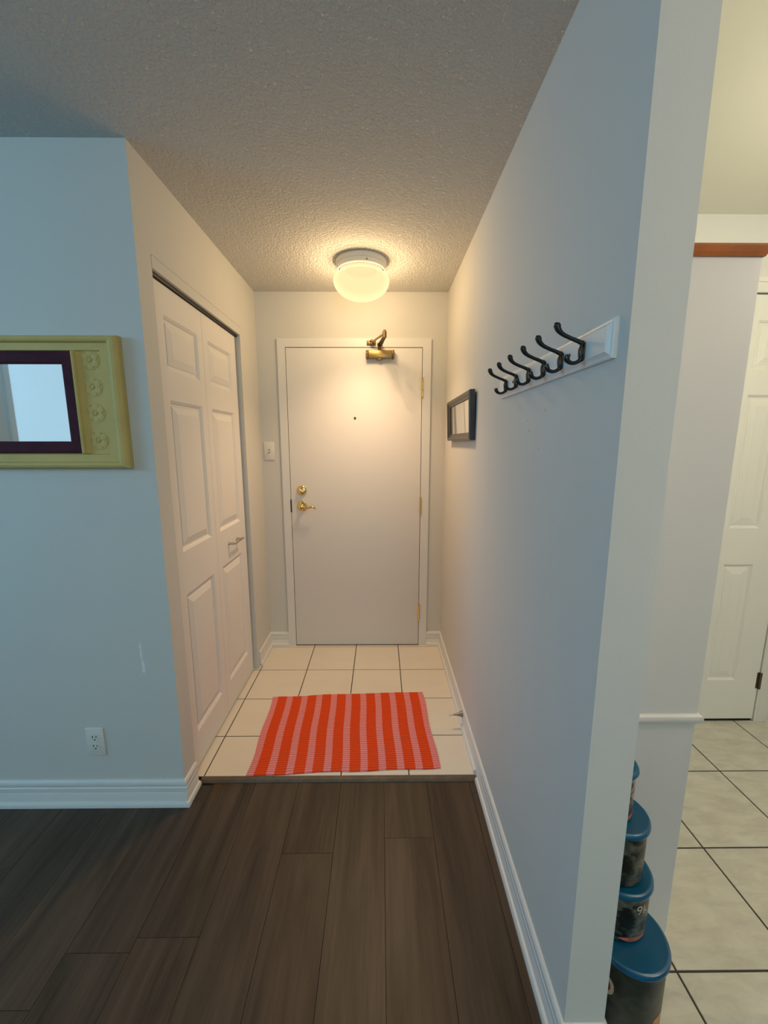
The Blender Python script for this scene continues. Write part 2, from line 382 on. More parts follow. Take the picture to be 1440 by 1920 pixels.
def wall_with_window(axis, a0, a1, p0, p1, w0, w1, wz0, wz1, name, label):
    P_ = (lambda u, p, z: (u, p, z)) if axis == 'x' else (lambda u, p, z: (p, u, z))
    bm = bmesh.new()
    for u0, u1, z0, z1 in ((a0, w0, -.05, HK + .05), (w1, a1, -.05, HK + .05), (w0, w1, -.05, wz0), (w0, w1, wz1, HK + .05)): box(bm, P_(u0, p0, z0), P_(u1, p1, z1))
    struct(link('wall_' + name, bm, WALL), label, 'wall')
    bm = bmesh.new(); q0, q1 = p0 + .02, p0 + .07
    for u0, u1, z0, z1 in ((w0, w0 + .05, wz0, wz1), (w1 - .05, w1, wz0, wz1), ((w0 + w1) / 2 - .025, (w0 + w1) / 2 + .025, wz0, wz1), (w0, w1, wz0, wz0 + .05), (w0, w1, wz1 - .05, wz1)): box(bm, P_(u0, q0, z0), P_(u1, q1, z1))
    return bm
bm = wall_with_window('x', -3.7, 2.7, -3.3, -3.2, -.25, 1.45, .72, 2.18, 'back', 'living room wall behind the camera')
struct(link('window_1', bm, WHITE), 'window in the living room wall behind the camera', 'window')
bm = wall_with_window('y', -3.3, YC, -3.7, -3.6, -.98, .65, 1.72, 2.28, 'west', 'far left living room wall')
struct(link('window_2', bm, WHITE), 'high window in the far left living room wall', 'window')
# added framed glowing panel on that wall, for the yellow mirror to reflect
bm = bmesh.new()
for a, b in (((-3.6, -2.30, 1.02), (-3.572, -2.24, 2.36)), ((-3.6, -1.26, 1.02), (-3.572, -1.20, 2.36)), ((-3.6, -2.24, 1.02), (-3.572, -1.26, 1.08))): box(bm, a, b)
struct(link('glow_panel_frame', bm, WHITE), 'added frame round the glowing panel on the far left wall', 'window')
GLOW_PANEL = mat('mirror_glow_panel', (0.6, 0.62, 0.62), 0.9)  # emission added so the mirror shows a bright pale blue
GLOW_PANEL.node_tree.nodes['Principled BSDF'].inputs['Emission Color'].default_value = (0.40, 0.72, 0.95, 1)
GLOW_PANEL.node_tree.nodes['Principled BSDF'].inputs['Emission Strength'].default_value = 0.62
struct(BOX('glow_panel', (-3.599, -2.24, 1.08), (-3.585, -1.26, 2.36), GLOW_PANEL), 'added glowing panel on the far left wall, brightens the yellow mirror', 'window')

bm = bmesh.new(); box(bm, (-3.7, -3.3, H), (2.7, YR + .01, H + .1)); box(bm, (-3.7, YR + .01, H), (XP - .02, YE + .13, H + .1))
struct(link('ceiling', bm, POPCORN), 'white popcorn textured ceiling', 'ceiling')
struct(BOX('ceiling_kitchen', (XP - .02, YR + .01, HK), (2.7, KY + .1, HK + .07), KCEIL), 'smooth cream kitchen ceiling', 'ceiling')

def tone(bm, lay, verts, c):
    for v in verts:
        for l in v.link_loops: l[lay] = c
def slab_set(name, rects, z, th, m, bevel):
    bm = bmesh.new(); lay = bm.loops.layers.float_color.new('tone')
    for (x0, y0, x1, y1) in rects:
        c = (random.random(), random.random(), random.random(), 1)
        q = [(x0, y0), (x1, y0), (x1, y1), (x0, y1)]
        b_ = bevel
        lo = [bm.verts.new((x, y, z - th)) for x, y in q]
        mi = [bm.verts.new((x, y, z - b_)) for x, y in q]
        qi = [(x0 + b_, y0 + b_), (x1 - b_, y0 + b_), (x1 - b_, y1 - b_), (x0 + b_, y1 - b_)]
        hi = [bm.verts.new((x, y, z)) for x, y in qi]
        fs = [bm.faces.new(hi)]
        for A, B in ((lo, mi), (mi, hi)):
            for k in range(4): fs.append(bm.faces.new((A[k], A[(k + 1) % 4], B[(k + 1) % 4], B[k])))
        for f_ in fs:
            for l in f_.loops: l[lay] = c
    return link(name, bm, m)
# laminate planks running towards the door
PW, PX = .184, .012
joints = {-4: [.984], -2: [1.232], 0: [1.287], -1: [.40], -3: [.30], 1: [.55], 2: [.2]}
rects = []; spans = []
for k in range(-20, 15):
    x0, x1 = PX + k * PW, PX + (k + 1) * PW
    if x1 < -3.6 or x0 > 2.6: continue
    x0, x1 = max(x0, -3.6), min(x1, 2.6)
    if x0 < XP - .03 < x1: spans.append((k, x0, XP - .03, 1.545)); spans.append((k, XP - .03, x1, .62)); continue
    spans.append((k, x0, x1, (1.545 if x0 >= XL - .05 else YC + .01) if x1 <= XP - .01 else .62))
for k, x0, x1, ymax in spans:
    j0 = joints.get(k, [random.uniform(-.6, .6)])[0]
    cuts = sorted([y for y in [j0 + 1.28 * i for i in range(-5, 3)] if -3.15 < y < ymax - .05])
    ys = [-3.2] + cuts + [ymax]
    g = .0005
    for a, b in zip(ys, ys[1:]): rects.append((x0 + g, a + g, x1 - g, b - g))
struct(slab_set('floor', rects, ZL, .01, LAMINATE, .0005), 'dark brown laminate plank floor', 'floor')
struct(BOX('floor_base', (-3.7, -3.3, -.08), (2.7, YE + .13, ZL - .006), GROUT), 'dark grout bed under the floor', 'floor')
# hall tiles
T, g = .2984, .0025
xs = [-1.5, -.773 - T, -.773, -.773 + T, -.773 + 2 * T, -.773 + 3 * T, XR + .01]; ys = [1.562, 2.4069 - 2 * T - .0008 - T + .0008, 2.4069 - 2 * T, 2.4069 - T, 2.4069, 2.4069 + T, YE + .1]
ys = [1.562] + [y for y in (1.81, 2.1085, 2.4069, 2.7053)] + [YE + .1]
rects = [(a + g, c + g, b - g, d - g) for a, b in zip(xs, xs[1:]) for c, d in zip(ys, ys[1:]) if b - a > .02]
struct(slab_set('floor_entry', rects, 0, .014, TILE, .0008), 'cream square ceramic tiles of the entry hall', 'floor')
T = .3443
xs = [XP - .03] + [.8124 + T * i - T * 0 for i in range(6)]; xs[-1] = 2.6
ys = [.62] + [.8863 + .3446 * i for i in range(4)] + [KY + .1]
g = .0030
rects = [(a + g, c + g, b - g, d - g) for a, b in zip(xs, xs[1:]) for c, d in zip(ys, ys[1:]) if d - c > .01]
struct(BOX('floor_grout', (XP - .03, .62, -.013), (2.6, KY + .1, -.0018), GROUT), 'dark grout between the kitchen tiles', 'floor')
struct(BOX('floor_grout', (-1.5, 1.5625, -.013), (XR + .01, YE + .1, -.0018), GROUT), 'dark grout between the entry tiles', 'floor')
struct(slab_set('floor_kitchen', rects, 0, .014, KTILE, .0008), 'pale marbled kitchen floor tiles', 'floor')

# threshold reducer between tile and laminate
bm = bmesh.new()
prof = [(1.538, ZL), (1.5385, -.0085), (1.545, -.001), (1.551, .0012), (1.5615, .0012), (1.5615, ZL)]
A = [bm.verts.new((XL + .012, y, z)) for y, z in prof]; B = [bm.verts.new((XR - .008, y, z)) for y, z in prof]
for k in range(len(prof)): bm.faces.new((A[k], A[(k + 1) % len(prof)], B[(k + 1) % len(prof)], B[k]))
bm.faces.new(A); bm.faces.new(B[::-1])
struct(link('trim_1', bm, STRIP), 'brown threshold strip between tiles and laminate', 'trim')

# baseboards with shoe moulding; travel so that the room lies to the left
def base(name, path, z0, label, shoe=True):
    bm = bmesh.new()
    sweep(bm, path, [(0, z0), (.010, z0), (.010, .046), (.0075, .050), (.0105, .054), (.0105, .070), (.0075, .074), (.0105, .079), (.0105, .090), (.0085, .097), (.005, .101), (0, .102)])
    o = struct(link(name, bm, WHITE, smooth=True), label, 'baseboard')
    return o
def shoe(parent, path, z0):
    bm = bmesh.new()
    sweep(bm, path, [(.009, z0), (.020, z0), (.020, z0 + .009), (.0185, z0 + .015), (.0155, z0 + .0195), (.009, z0 + .021)])
    return link('shoe_moulding', bm, WHITE, parent, smooth=True)
pR = [(XP, 1.1), (XP, YR), (XR, YR), (XR, YE), (.3225, YE)]
# travel is reversed so that left of travel faces the room
bl = base('baseboard_right', pR[::1], ZL, 'white moulded baseboard along the right wall and round its end')
shoe(bl, [(XP, YR + .06), (XP, YR), (XR, YR), (XR, 1.541)], ZL); shoe(bl, [(XR, 1.568), (XR, YE), (.3225, YE)], 0)
pL = [(XL, 1.531), (XL, YC), (-3.6, YC)]
bl = base('baseboard_left', pL, ZL, 'white moulded baseboard under the yellow mirror wall')
shoe(bl, [(XL, 1.5335), (XL, YC), (-3.6, YC)], ZL)
pE = [(-.657, YE), (XL, YE), (XL, 2.4505)]
bl = base('baseboard_end', pE, 0, 'short white baseboard in the corner left of the entry door')
shoe(bl, pE, 0)

# ------------------------------------------------------------------ entry door
bm = bmesh.new()   # steel frame
FY = YE - .013
for a, b in (((-.657, FY, 0), (-.607, YE + .09, 2.086)), ((.2685, FY, 0), (.3225, YE + .09, 2.086)), ((-.607, FY, 2.034), (.2685, YE + .09, 2.086))): box(bm, a, b)
box(bm, (-.607, YE + .04, 0), (-.59, YE + .09, 2.034)); box(bm, (.25, YE + .04, 0), (.2685, YE + .09, 2.034)); box(bm, (-.607, YE + .04, 2.02), (.2685, YE + .09, 2.034))
struct(link('trim_2', bm, WHITE), 'white frame around the entry door', 'trim')
struct(BOX('trim_3', (-.607, FY + .012, 0), (.2685, YE + .09, .004), DARK), 'dark sill under the entry door', 'trim')
DY = FY + .003
door = empty('door_1', (-.17, DY, .006)); struct(door, 'plain white flush entry door with brass lever and closer', 'door')
under(door, BOX('door_slab', (-.6038, DY, .008), (.2652, DY + .04, 2.0302), DOORW, bevel=.001))
# hinges
for z0, z1 in ((1.7257, 1.8454), (.9603, 1.07), (.19, .31)):
    bm = bmesh.new(); n = 5; st = (z1 - z0) / n
    for i in range(n):
        lathe(bm, [(0, z0 + i * st + .0006), (.0068, z0 + i * st + .0006), (.0068, z0 + (i + 1) * st - .0006), (0, z0 + (i + 1) * st - .0006)], 14, Matrix.Translation((.2685, DY - .005, 0)))
    lathe(bm, [(0, z1), (.0045, z1), (.0055, z1 + .004), (0, z1 + .007)], 12, Matrix.Translation((.2685, DY - .005, 0)))
    lathe(bm, [(0, z0 - .006), (.005, z0 - .004), (.0045, z0), (0, z0)], 12, Matrix.Translation((.2685, DY - .005, 0)))
    under(door, link('hinge', bm, BRASS, smooth=True))
# peephole
bm = bmesh.new(); lathe(bm, [(0, .0), (.0075, 0), (.0075, .0025), (.006, .004), (.0045, .004), (.0035, .0015), (0, .0012)], 20, axisM((-.1679, DY + .0005, 1.5941), (0, -1, 0)))
under(door, link('peephole', bm, HINGED, smooth=True))
# strike plate
under(door, BOX('latch_plate', (-.6095, DY - .0045, .972), (-.6015, DY + .012, 1.058), STRIKE))
# deadbolt
bm = bmesh.new(); lathe(bm, [(0, 0), (.033, 0), (.034, .003), (.032, .008), (.026, .012), (.022, .0135), (.0, .0135)], 40, axisM((-.5305, DY, 1.1202), (0, -1, 0)))
db = under(door, link('deadbolt', bm, BRASS, smooth=True))
bm = bmesh.new(); box(bm, (-.022, -.011, -.006), (.022, .011, .006), .004, 3)
bmesh.ops.transform(bm, matrix=Matrix.Translation((-.5305, DY - .022, 1.1202)) @ Matrix.Rotation(R(32), 4, 'Y'), verts=bm.verts[:])
tt = link('thumb_turn', bm, BRASS, smooth=True); tt.parent = db
# lever
bm = bmesh.new(); lathe(bm, [(0, 0), (.0345, 0), (.0355, .003), (.033, .007), (.030, .008), (.028, .012), (.018, .016), (.014, .018), (.0125, .040), (.0135, .046), (.012, .056), (0, .060)], 40, axisM((-.5315, DY, 1.0133), (0, -1, 0)))
lv = under(door, link('lever_rose', bm, BRASS, smooth=True))
bm = bmesh.new(); y = DY - .049
tube(bm, [(-.5315, y, 1.0133), (-.515, y, 1.010), (-.494, y - .002, 1.007), (-.470, y - .004, 1.0125), (-.452, y - .003, 1.0145), (-.442, y + .001, 1.009), (-.438, y + .003, 1.001)],
     [.012, .0105, .0085, .0068, .006, .0055, .005], 12, 6, ((0, 1, 0), .75))
ll = link('lever', bm, BRASS, smooth=True); ll.parent = lv
# closer
bm = bmesh.new(); cy0, cy1 = DY - .047, DY
box(bm, (-.078, cy0, 1.962), (.072, cy1, 2.008), .004, 2)
lathe(bm, [(0, 0), (.019, 0), (.019, .006), (.014, .008), (.014, .012), (0, .012)], 24, axisM((-.006, (cy0 + cy1) / 2, 1.963), (0, 0, -1)))
cl = under(door, link('door_closer', bm, BRONZE, smooth=True))
for x0, x1 in ((-.0925, -.078), (.072, .0865)):
    bm = bmesh.new(); box(bm, (x0, cy0 - .001, 1.9605), (x1, cy1, 2.0095), .0035, 2)
    s = -1 if x0 < 0 else 1
    for zz in (1.970, 1.985, 2.0):
        lathe(bm, [(0, 0), (.0045, 0), (.004, .0025), (0, .003)], 12, axisM(((x0 + x1) / 2, cy0 - .0005, zz), (0, -1, 0)))
    e = link('end_cap', bm, DBRONZE, smooth=True); e.parent = cl
bm = bmesh.new(); px, py = -.006, (cy0 + cy1) / 2
lathe(bm, [(0, 2.008), (.011, 2.008), (.011, 2.034), (.015, 2.036), (.015, 2.052), (0, 2.054)], 20, Matrix.Translation((px, py, 0)))
ex, ey, ez = .0228, 2.484, 2.052
d = Vector((ex - px, ey - py, 0)).normalized(); nrm = Vector((-d.y, d.x, 0))
for (a, b, w0, w1, z0, z1) in ((Vector((px, py, 0)), Vector((ex, ey, 0)), .014, .010, 2.036, 2.044),):
    v = [bm.verts.new(a + nrm * w0 + Vector((0, 0, z0))), bm.verts.new(b + nrm * w1 + Vector((0, 0, z0))), bm.verts.new(b - nrm * w1 + Vector((0, 0, z0))), bm.verts.new(a - nrm * w0 + Vector((0, 0, z0)))]
    u = [bm.verts.new(q.co + Vector((0, 0, z1 - z0))) for q in v]
    bm.faces.new(v); bm.faces.new(u)
    for k in range(4): bm.faces.new((v[k], v[(k + 1) % 4], u[(k + 1) % 4], u[k]))
lathe(bm, [(0, 2.034), (.012, 2.034), (.012, 2.066), (.008, 2.069), (.008, 2.076), (0, 2.077)], 18, Matrix.Translation((ex, ey, 0)))
am = link('main_arm', bm, DBRONZE, smooth=True); am.parent = cl
bm = bmesh.new(); bx, by = -.055, FY - .03
tube(bm, [(ex, ey, 2.057), (bx, by, 2.057)], [.0062, .0062], 12, 1)
am = link('forearm', bm, BRONZE, smooth=True); am.parent = cl
bm = bmesh.new()
box(bm, (-.088, FY - .006, 2.043), (-.030, FY, 2.072), .002); box(bm, (bx - .013, by - .008, 2.046), (bx + .013, FY - .005, 2.054), .002); box(bm, (bx - .013, by - .008, 2.061), (bx + .013, FY - .005, 2.068), .002)
for x in (-.080, -.038): lathe(bm, [(0, 0), (.0055, 0), (.005, .003), (0, .0045)], 14, axisM((x, FY - .006, 2.0575), (0, -1, 0)))
lathe(bm, [(0, 2.042), (.006, 2.042), (.006, 2.073), (0, 2.075)], 12, Matrix.Translation((bx, by, 0)))
am = link('frame_bracket', bm, DBRONZE, smooth=True); am.parent = cl

# ------------------------------------------------------------------ closet: casing, track and bifold door
bm = bmesh.new()
box(bm, (-.90, YC + .0931, 2.0305), (XL + .0015, 2.448, 2.0722)); box(bm, (-.90, 2.418, 0), (XL + .0015, 2.448, 2.0305))
struct(link('trim_4', bm, WALL), 'thin casing at the head and far side of the closet opening', 'trim')
struct(BOX('trim_5', (-.885, YC + .0935, 2.0195), (-.803, 2.418, 2.031), TRACK_GAP), 'black overhead track of the closet door, widened to darken the gap', 'trim')  # track made wider so the shaded gap above the leaves is black
DX = -.814
cd = empty('door_2', (DX, 1.97, .012)); struct(cd, 'white two-leaf bifold closet door with moulded panels', 'door')
fz = lambda u, z, d: (DX - d, u, z)
for y0, y1, p0, p1 in ((1.5365, 1.9685, 1.631, 1.915), (1.9705, 2.400, 2.026, 2.322)):
    bm = bmesh.new()
    panel_slab(bm, y0, y1, .012, 2.0165, [(p0, 1.708, p1, 1.908), (p0, .99, p1, 1.597), (p0, .165, p1, .805)], fz, .034, ogee=.015, bevel=.027, depth=.011)
    leaf = under(cd, link('door_leaf', bm, DOORW))
bm = bmesh.new(); hx = DX + .034; z = .903
tube(bm, [(DX - .002, 2.124, z), (DX + .018, 2.124, z), (hx - .004, 2.127, z), (hx, 2.136, z), (hx, 2.19, z), (hx, 2.262, z)], [.0065, .006, .006, .006, .0055, .005], 12, 5)
tube(bm, [(DX - .002, 2.243, z), (hx, 2.243, z)], [.0065, .0055], 12, 1)
for yy in (2.124, 2.243): lathe(bm, [(0, 0), (.010, 0), (.009, .003), (0, .003)], 18, axisM((DX, yy, z), (1, 0, 0)))
h = link('handle', bm, NICKEL, smooth=True); h.parent = leaf; h.matrix_parent_inverse = (Matrix.Translation(Vector(cd.location)) @ leaf.matrix_parent_inverse).inverted() if False else Matrix.Translation(-Vector(cd.location)) @ Matrix.Translation(Vector(cd.location))

# ------------------------------------------------------------------ kitchen door
kd = empty('door_3', (1.63, 1.9, .014)); struct(kd, 'white six panel door at the back of the kitchen', 'door')
fk = lambda u, z, d: (u, 1.9 + d, z)
P = []
for a, b in ((1.443, 1.588), (1.6715, 1.8165)):
    for c, e in ((1.7605, 1.968), (1.03, 1.649), (.234, .8495)): P.append((a, c, b, e))
bm = bmesh.new(); panel_slab(bm, 1.325, 1.9365, .016, 2.074, P, fk, .035, ogee=.012, bevel=.030, depth=.008)
under(kd, link('door_slab', bm, KDOOR))
for z0 in (.188, 1.80):
    bm = bmesh.new(); lathe(bm, [(0, 0), (.0065, 0), (.0065, .088), (0, .088)], 12, Matrix.Translation((1.9405, 1.895, z0)))
    box(bm, (1.926, 1.8985, z0), (1.9405, 1.9005, z0 + .088))
    under(kd, link('hinge', bm, HINGED, smooth=True))
bm = bmesh.new()
box(bm, (1.9405, 1.894, 0), (1.945, 1.95, 2.08)); box(bm, (1.945, 1.893, 0), (2.01, KY, 2.146), .004); box(bm, (1.262, 1.893, 2.08), (1.945, KY, 2.146), .004)
box(bm, (1.262, 1.893, 0), (1.3215, KY, 2.08), .004); box(bm, (1.262, 1.888, 2.122), (2.01, KY, 2.142), .004)
struct(link('trim_6', bm, KDOOR, smooth=True), 'cream white casing around the kitchen door', 'trim')
struct(BOX('trim_7', (1.323, 1.905, 0), (1.94, KY + .095, .003), DARK), 'dark strip standing for the shade in the gap under the kitchen door', 'trim')  # near-black strip in place of the shade below the door

# ------------------------------------------------------------------ tall kitchen cabinet beside the wall end
PY = .958; PXR = .836; PX0 = .5195
kc = empty('kitchen_cabinet', (.70, PY, 0)); tag(kc, 'tall white kitchen cabinet with orange wood crown and ledge moulding, behind the tins', 'cabinet')
under(kc, BOX('lower_side_panel', (PX0, PY + .004, 0), (PXR - .005, PY + .62, .72), CABW))
under(kc, BOX('upper_side_panel', (PX0, PY, .728), (PXR - .006, PY + .60, 1.832), CABW))
bm = bmesh.new(); sweep(bm, [(PXR - .006, PY + .60), (PXR - .006, PY + .002), (PX0, PY + .002)][::-1], [(.0, .706), (-.004, .706), (-.010, .712), (-.012, .722), (-.010, .729), (-.004, .733), (0, .733)])
under(kc, link('ledge_moulding', bm, CABW, smooth=True))
bm = bmesh.new(); sweep(bm, [(PXR - .006, PY + .60), (PXR - .006, PY), (PX0, PY)][::-1], [(.0, 1.832), (-.004, 1.832), (-.008, 1.840), (-.012, 1.850), (-.013, 1.854), (0, 1.854)])
under(kc, link('crown_moulding', bm, OAK))

# ------------------------------------------------------------------ ceiling lamp
lp = empty('ceiling_lamp', (-.1, 2.3, H)); tag(lp, 'lit flush ceiling lamp with white ring and frosted globe over the hall', 'lamp')
LM = Matrix.Translation((-.1, 2.3, 0))
bm = bmesh.new(); lathe(bm, [(0, H - .002), (.128, H), (.1315, H - .003), (.1315, H - .019), (.128, H - .025), (.125, H - .027), (.125, H - .046), (.121, H - .050), (.118, H - .050), (.118, H - .010), (0, H - .009)], 72, LM)
under(lp, link('fitter_ring', bm, WHITE, smooth=True))
prof = []
zc = 2.268
for i in range(0, 21):
    a = R(56) - R(146) * i / 20
    r = .146 * math.cos(a); z = zc + (.056 if a > 0 else .092) * math.sin(a)
    if i == 20: r = 0
    prof.append((max(r, 0), z))
prof = [(.112, H - .046)] + [(r, z) for r, z in prof if r > .0 or z < zc]
bm = bmesh.new(); lathe(bm, prof, 72, LM)
gl = under(lp, link('glass_globe', bm, GLOBE, smooth='all'))
gl['label'] = 'glowing frosted glass globe'
bm = bmesh.new(); lathe(bm, [(.1165, H - .0505), (.1165, H - .0115), (0, H - .0115), (0, H - .013), (.115, H - .013), (.115, H - .0505)], 48, LM)
under(lp, link('added_light_shield', bm, SHIELD_BLACK))  # added black lining, keeps the fitter from glaring through the globe
for a in (75, -120):
    bm = bmesh.new(); aa = R(a - 180 + 30); lathe(bm, [(0, 0), (.003, 0), (.003, .006), (0, .007)], 10, axisM((-.1 + .126 * math.cos(aa), 2.3 + .126 * math.sin(aa), H - .039), (math.cos(aa), math.sin(aa), 0)))
    under(lp, link('set_screw', bm, HINGED))
# the bulb's light, spread over the inside of the globe
for k in range(8):
    a = 2 * math.pi * k / 7; rr_ = .075 if k < 7 else 0
    point_light('ceiling_lamp_light', (-.1 + rr_ * math.cos(a), 2.3 + rr_ * math.sin(a), 2.215), LAMP_POWER / 8, LAMP_COLOR, 0)
for k in range(6):
    a = 2 * math.pi * k / 6
    d_ = bpy.data.lights.new('ceiling_lamp_downlight', 'SPOT'); d_.energy = LAMP_DOWN / 6; d_.color = LAMP_DOWN_COLOR
    d_.spot_size = R(112); d_.spot_blend = 1.0; d_.shadow_soft_size = 0
    o = bpy.data.objects.new('ceiling_lamp_downlight', d_); COL.objects.link(o); o.location = (-.1 + .06 * math.cos(a), 2.3 + .06 * math.sin(a), 2.23)

# ------------------------------------------------------------------ light switch and outlet
sw = empty('light_switch', (-.738, YE, 1.3815)); tag(sw, 'white toggle light switch on the end wall left of the entry door', 'switch')
bm = bmesh.new(); box(bm, (-.7725, YE - .006, 1.3225), (-.7035, YE + .001, 1.4405), .003, 2); under(sw, link('cover_plate', bm, PLATE, smooth=True))
bm = bmesh.new(); box(bm, (-.7435, YE - .0075, 1.369), (-.7325, YE - .005, 1.394), .001); under(sw, link('toggle_slot', bm, SLOT))
bm = bmesh.new(); box(bm, (-.7415, YE - .017, 1.3745), (-.7345, YE - .006, 1.3845), .002); under(sw, link('toggle', bm, PLATE, smooth=True))
for z in (1.351, 1.412):
    bm = bmesh.new(); lathe(bm, [(0, 0), (.003, 0), (.0025, .0012), (0, .0016)], 12, axisM((-.738, YE - .006, z), (0, -1, 0))); under(sw, link('screw', bm, PLATE, smooth=True))
ou = empty('wall_outlet', (-1.123, YC, .275)); tag(ou, 'white duplex wall outlet low on the wall under the yellow mirror', 'outlet')
bm = bmesh.new(); box(bm, (-1.158, YC - .006, .2155), (-1.0885, YC + .001, .334), .003, 2); under(ou, link('cover_plate', bm, PLATE, smooth=True))
for zc_ in (.2945, .2555):
    bm = bmesh.new()
    lathe(bm, [(0, 0), (.0172, 0), (.0168, .002), (0, .002)], 28, axisM((-1.123, YC - .0055, zc_), (0, -1, 0)))
    s = under(ou, link('socket', bm, PLATE, smooth=True))
    bm = bmesh.new()
    for x, hh in ((-.0068, .0045), (.0068, .0037)): box(bm, (-1.123 + x - .0014, YC - .0082, zc_ + .004 - hh), (-1.123 + x + .0014, YC - .0072, zc_ + .004 + hh))
    lathe(bm, [(0, 0), (.003, 0), (.003, .001), (0, .001)], 12, axisM((-1.123, YC - .0072, zc_ - .008), (0, -1, 0)))
    q = link('slots', bm, DARK); q.parent = s

# ------------------------------------------------------------------ yellow framed mirror on the left wall
ym = empty('framed_mirror', (-1.24, YC, 1.565)); tag(ym, 'wide mustard yellow framed mirror with pressed flowers and dark maroon inner frame', 'mirror')
x0, x1, z0, z1 = -1.616, -.864, 1.347, 1.781
yb = YC - .001
fy = lambda u, v, d: (u, yb - d, v)     # d = distance off the wall
bm = bmesh.new()
rects = []
for ins, d in ((0, 0), (0, .020), (.003, .027), (.010, .032), (.020, .034), (.030, .031), (.036, .024), (.037, .020)):
    iz = ins * .62
    rects.append((x0 + ins, z0 + iz, x1 - ins, z1 - iz, d))
iz = .023
rects += [(x0 + .064, z0 + .048, x1 - .064, z1 - .046, .020), (x0 + .066, z0 + .050, x1 - .066, z1 - .048, .013)]
nested(bm, rects, fy)
fr = under(ym, link('yellow_frame', bm, YELLOW))
# flower panel details: rosettes pressed in the side strips, four each
for sx in (-.967, -1.513):
    for zc_ in (1.7055, 1.6190, 1.5330, 1.4420):
        bm = bmesh.new()
        for k in range(6):
            a = R(30 + 60 * k); ball(bm, (sx + .0185 * math.cos(a), yb - .0135, zc_ + .0205 * math.sin(a)), .0115, (1, .17, 1.05), 14, 8)
        lathe(bm, [(.0285, 0), (.0305, .0022), (.0325, 0)], 36, axisM((sx, yb - .0132, zc_), (0, -1, 0)))
        ball(bm, (sx, yb - .0145, zc_), .0065, (1, .4, 1), 12, 8)
        f_ = link('pressed_flower', bm, YELLOW, smooth='all'); f_.parent = fr
for xx in (-1.006, -1.474):
    bm = bmesh.new(); lo, hi = z0 + .051, z1 - .049
    s = 1 if xx > -1.24 else -1
    pr = [(xx + s * .012, .013), (xx + s * .006, .015), (xx, .021), (xx - s * .003, .029), (xx - s * .007, .031), (xx - s * .011, .031), (xx - s * .011, .013)]
    A = [bm.verts.new((x, yb - d, lo)) for x, d in pr]; B = [bm.verts.new((x, yb - d, hi)) for x, d in pr]
    for k in range(len(pr)): bm.faces.new((A[k], A[(k + 1) % len(pr)], B[(k + 1) % len(pr)], B[k]))
    bm.faces.new(A); bm.faces.new(B[::-1])
    q = under(ym, link('divider_strip', bm, YELLOW))
bm = bmesh.new(); mx0, mx1 = -1.462, -1.018
def rr(i0, i1, d): return (mx0 + i0, z0 + .052 + i1, mx1 - i0, z1 - .049 - i1, d)
R_ = [rr(0, 0, .0125), rr(0, 0, .020), rr(.004, .004, .023), rr(.034, .034, .022), rr(.040, .040, .019), rr(.040, .040, .0135)]
rings = [[bm.verts.new(fy(u, v, d)) for u, v in ((a, b), (c, b), (c, e), (a, e))] for a, b, c, e, d in R_]
for A, B in zip(rings, rings[1:]):
    for k in range(4): bm.faces.new((A[k], A[(k + 1) % 4], B[(k + 1) % 4], B[k]))
under(ym, link('inner_frame', bm, MAROON))['label'] = 'dark maroon inner frame'
a = rr(.036, .036, 0); under(ym, BOX('mirror_glass', (a[0], yb - .015, a[1]), (a[2], yb - .0128, a[3]), MIRROR))

# ------------------------------------------------------------------ small dark mirror on the right wall (top leans out a little)
sm = empty('wall_mirror', (XR, 2.16, 1.447)); tag(sm, 'small charcoal framed mirror on the right wall near the entry door', 'mirror')
sm.rotation_euler = (0, R(-2.2), 0)
L0, L1, Z1 = -.306, .308, .222
fm = lambda u, v, d: (-d, u, v)
bm = bmesh.new()
rects = [(L0, 0, L1, Z1, 0.0005), (L0, 0, L1, Z1, .022), (L0 + .003, .003, L1 - .003, Z1 - .003, .0265), (L0 + .009, .009, L1 - .009, Z1 - .009, .028), (L0 + .015, .015, L1 - .015, Z1 - .015, .0255),
         (L0 + .026, .026, L1 - .026, Z1 - .026, .018), (L0 + .033, .033, L1 - .033, Z1 - .033, .0165), (L0 + .036, .036, L1 - .036, Z1 - .036, .012), (L0 + .036, .036, L1 - .036, Z1 - .036, .009)]
rings = [[bm.verts.new(fm(u, v, d)) for u, v in ((a, b), (c, b), (c, e), (a, e))] for a, b, c, e, d in rects]
for A, B in zip(rings, rings[1:]):
    for k in range(4): bm.faces.new((A[k], A[(k + 1) % 4], B[(k + 1) % 4], B[k]))
bm.faces.new(rings[0])
o = link('frame', bm, BLACKF, sm)
o = BOX('mirror_glass', (-.0115, L0 + .034, .034), (-.009, L1 - .034, Z1 - .034), MIRROR, sm)

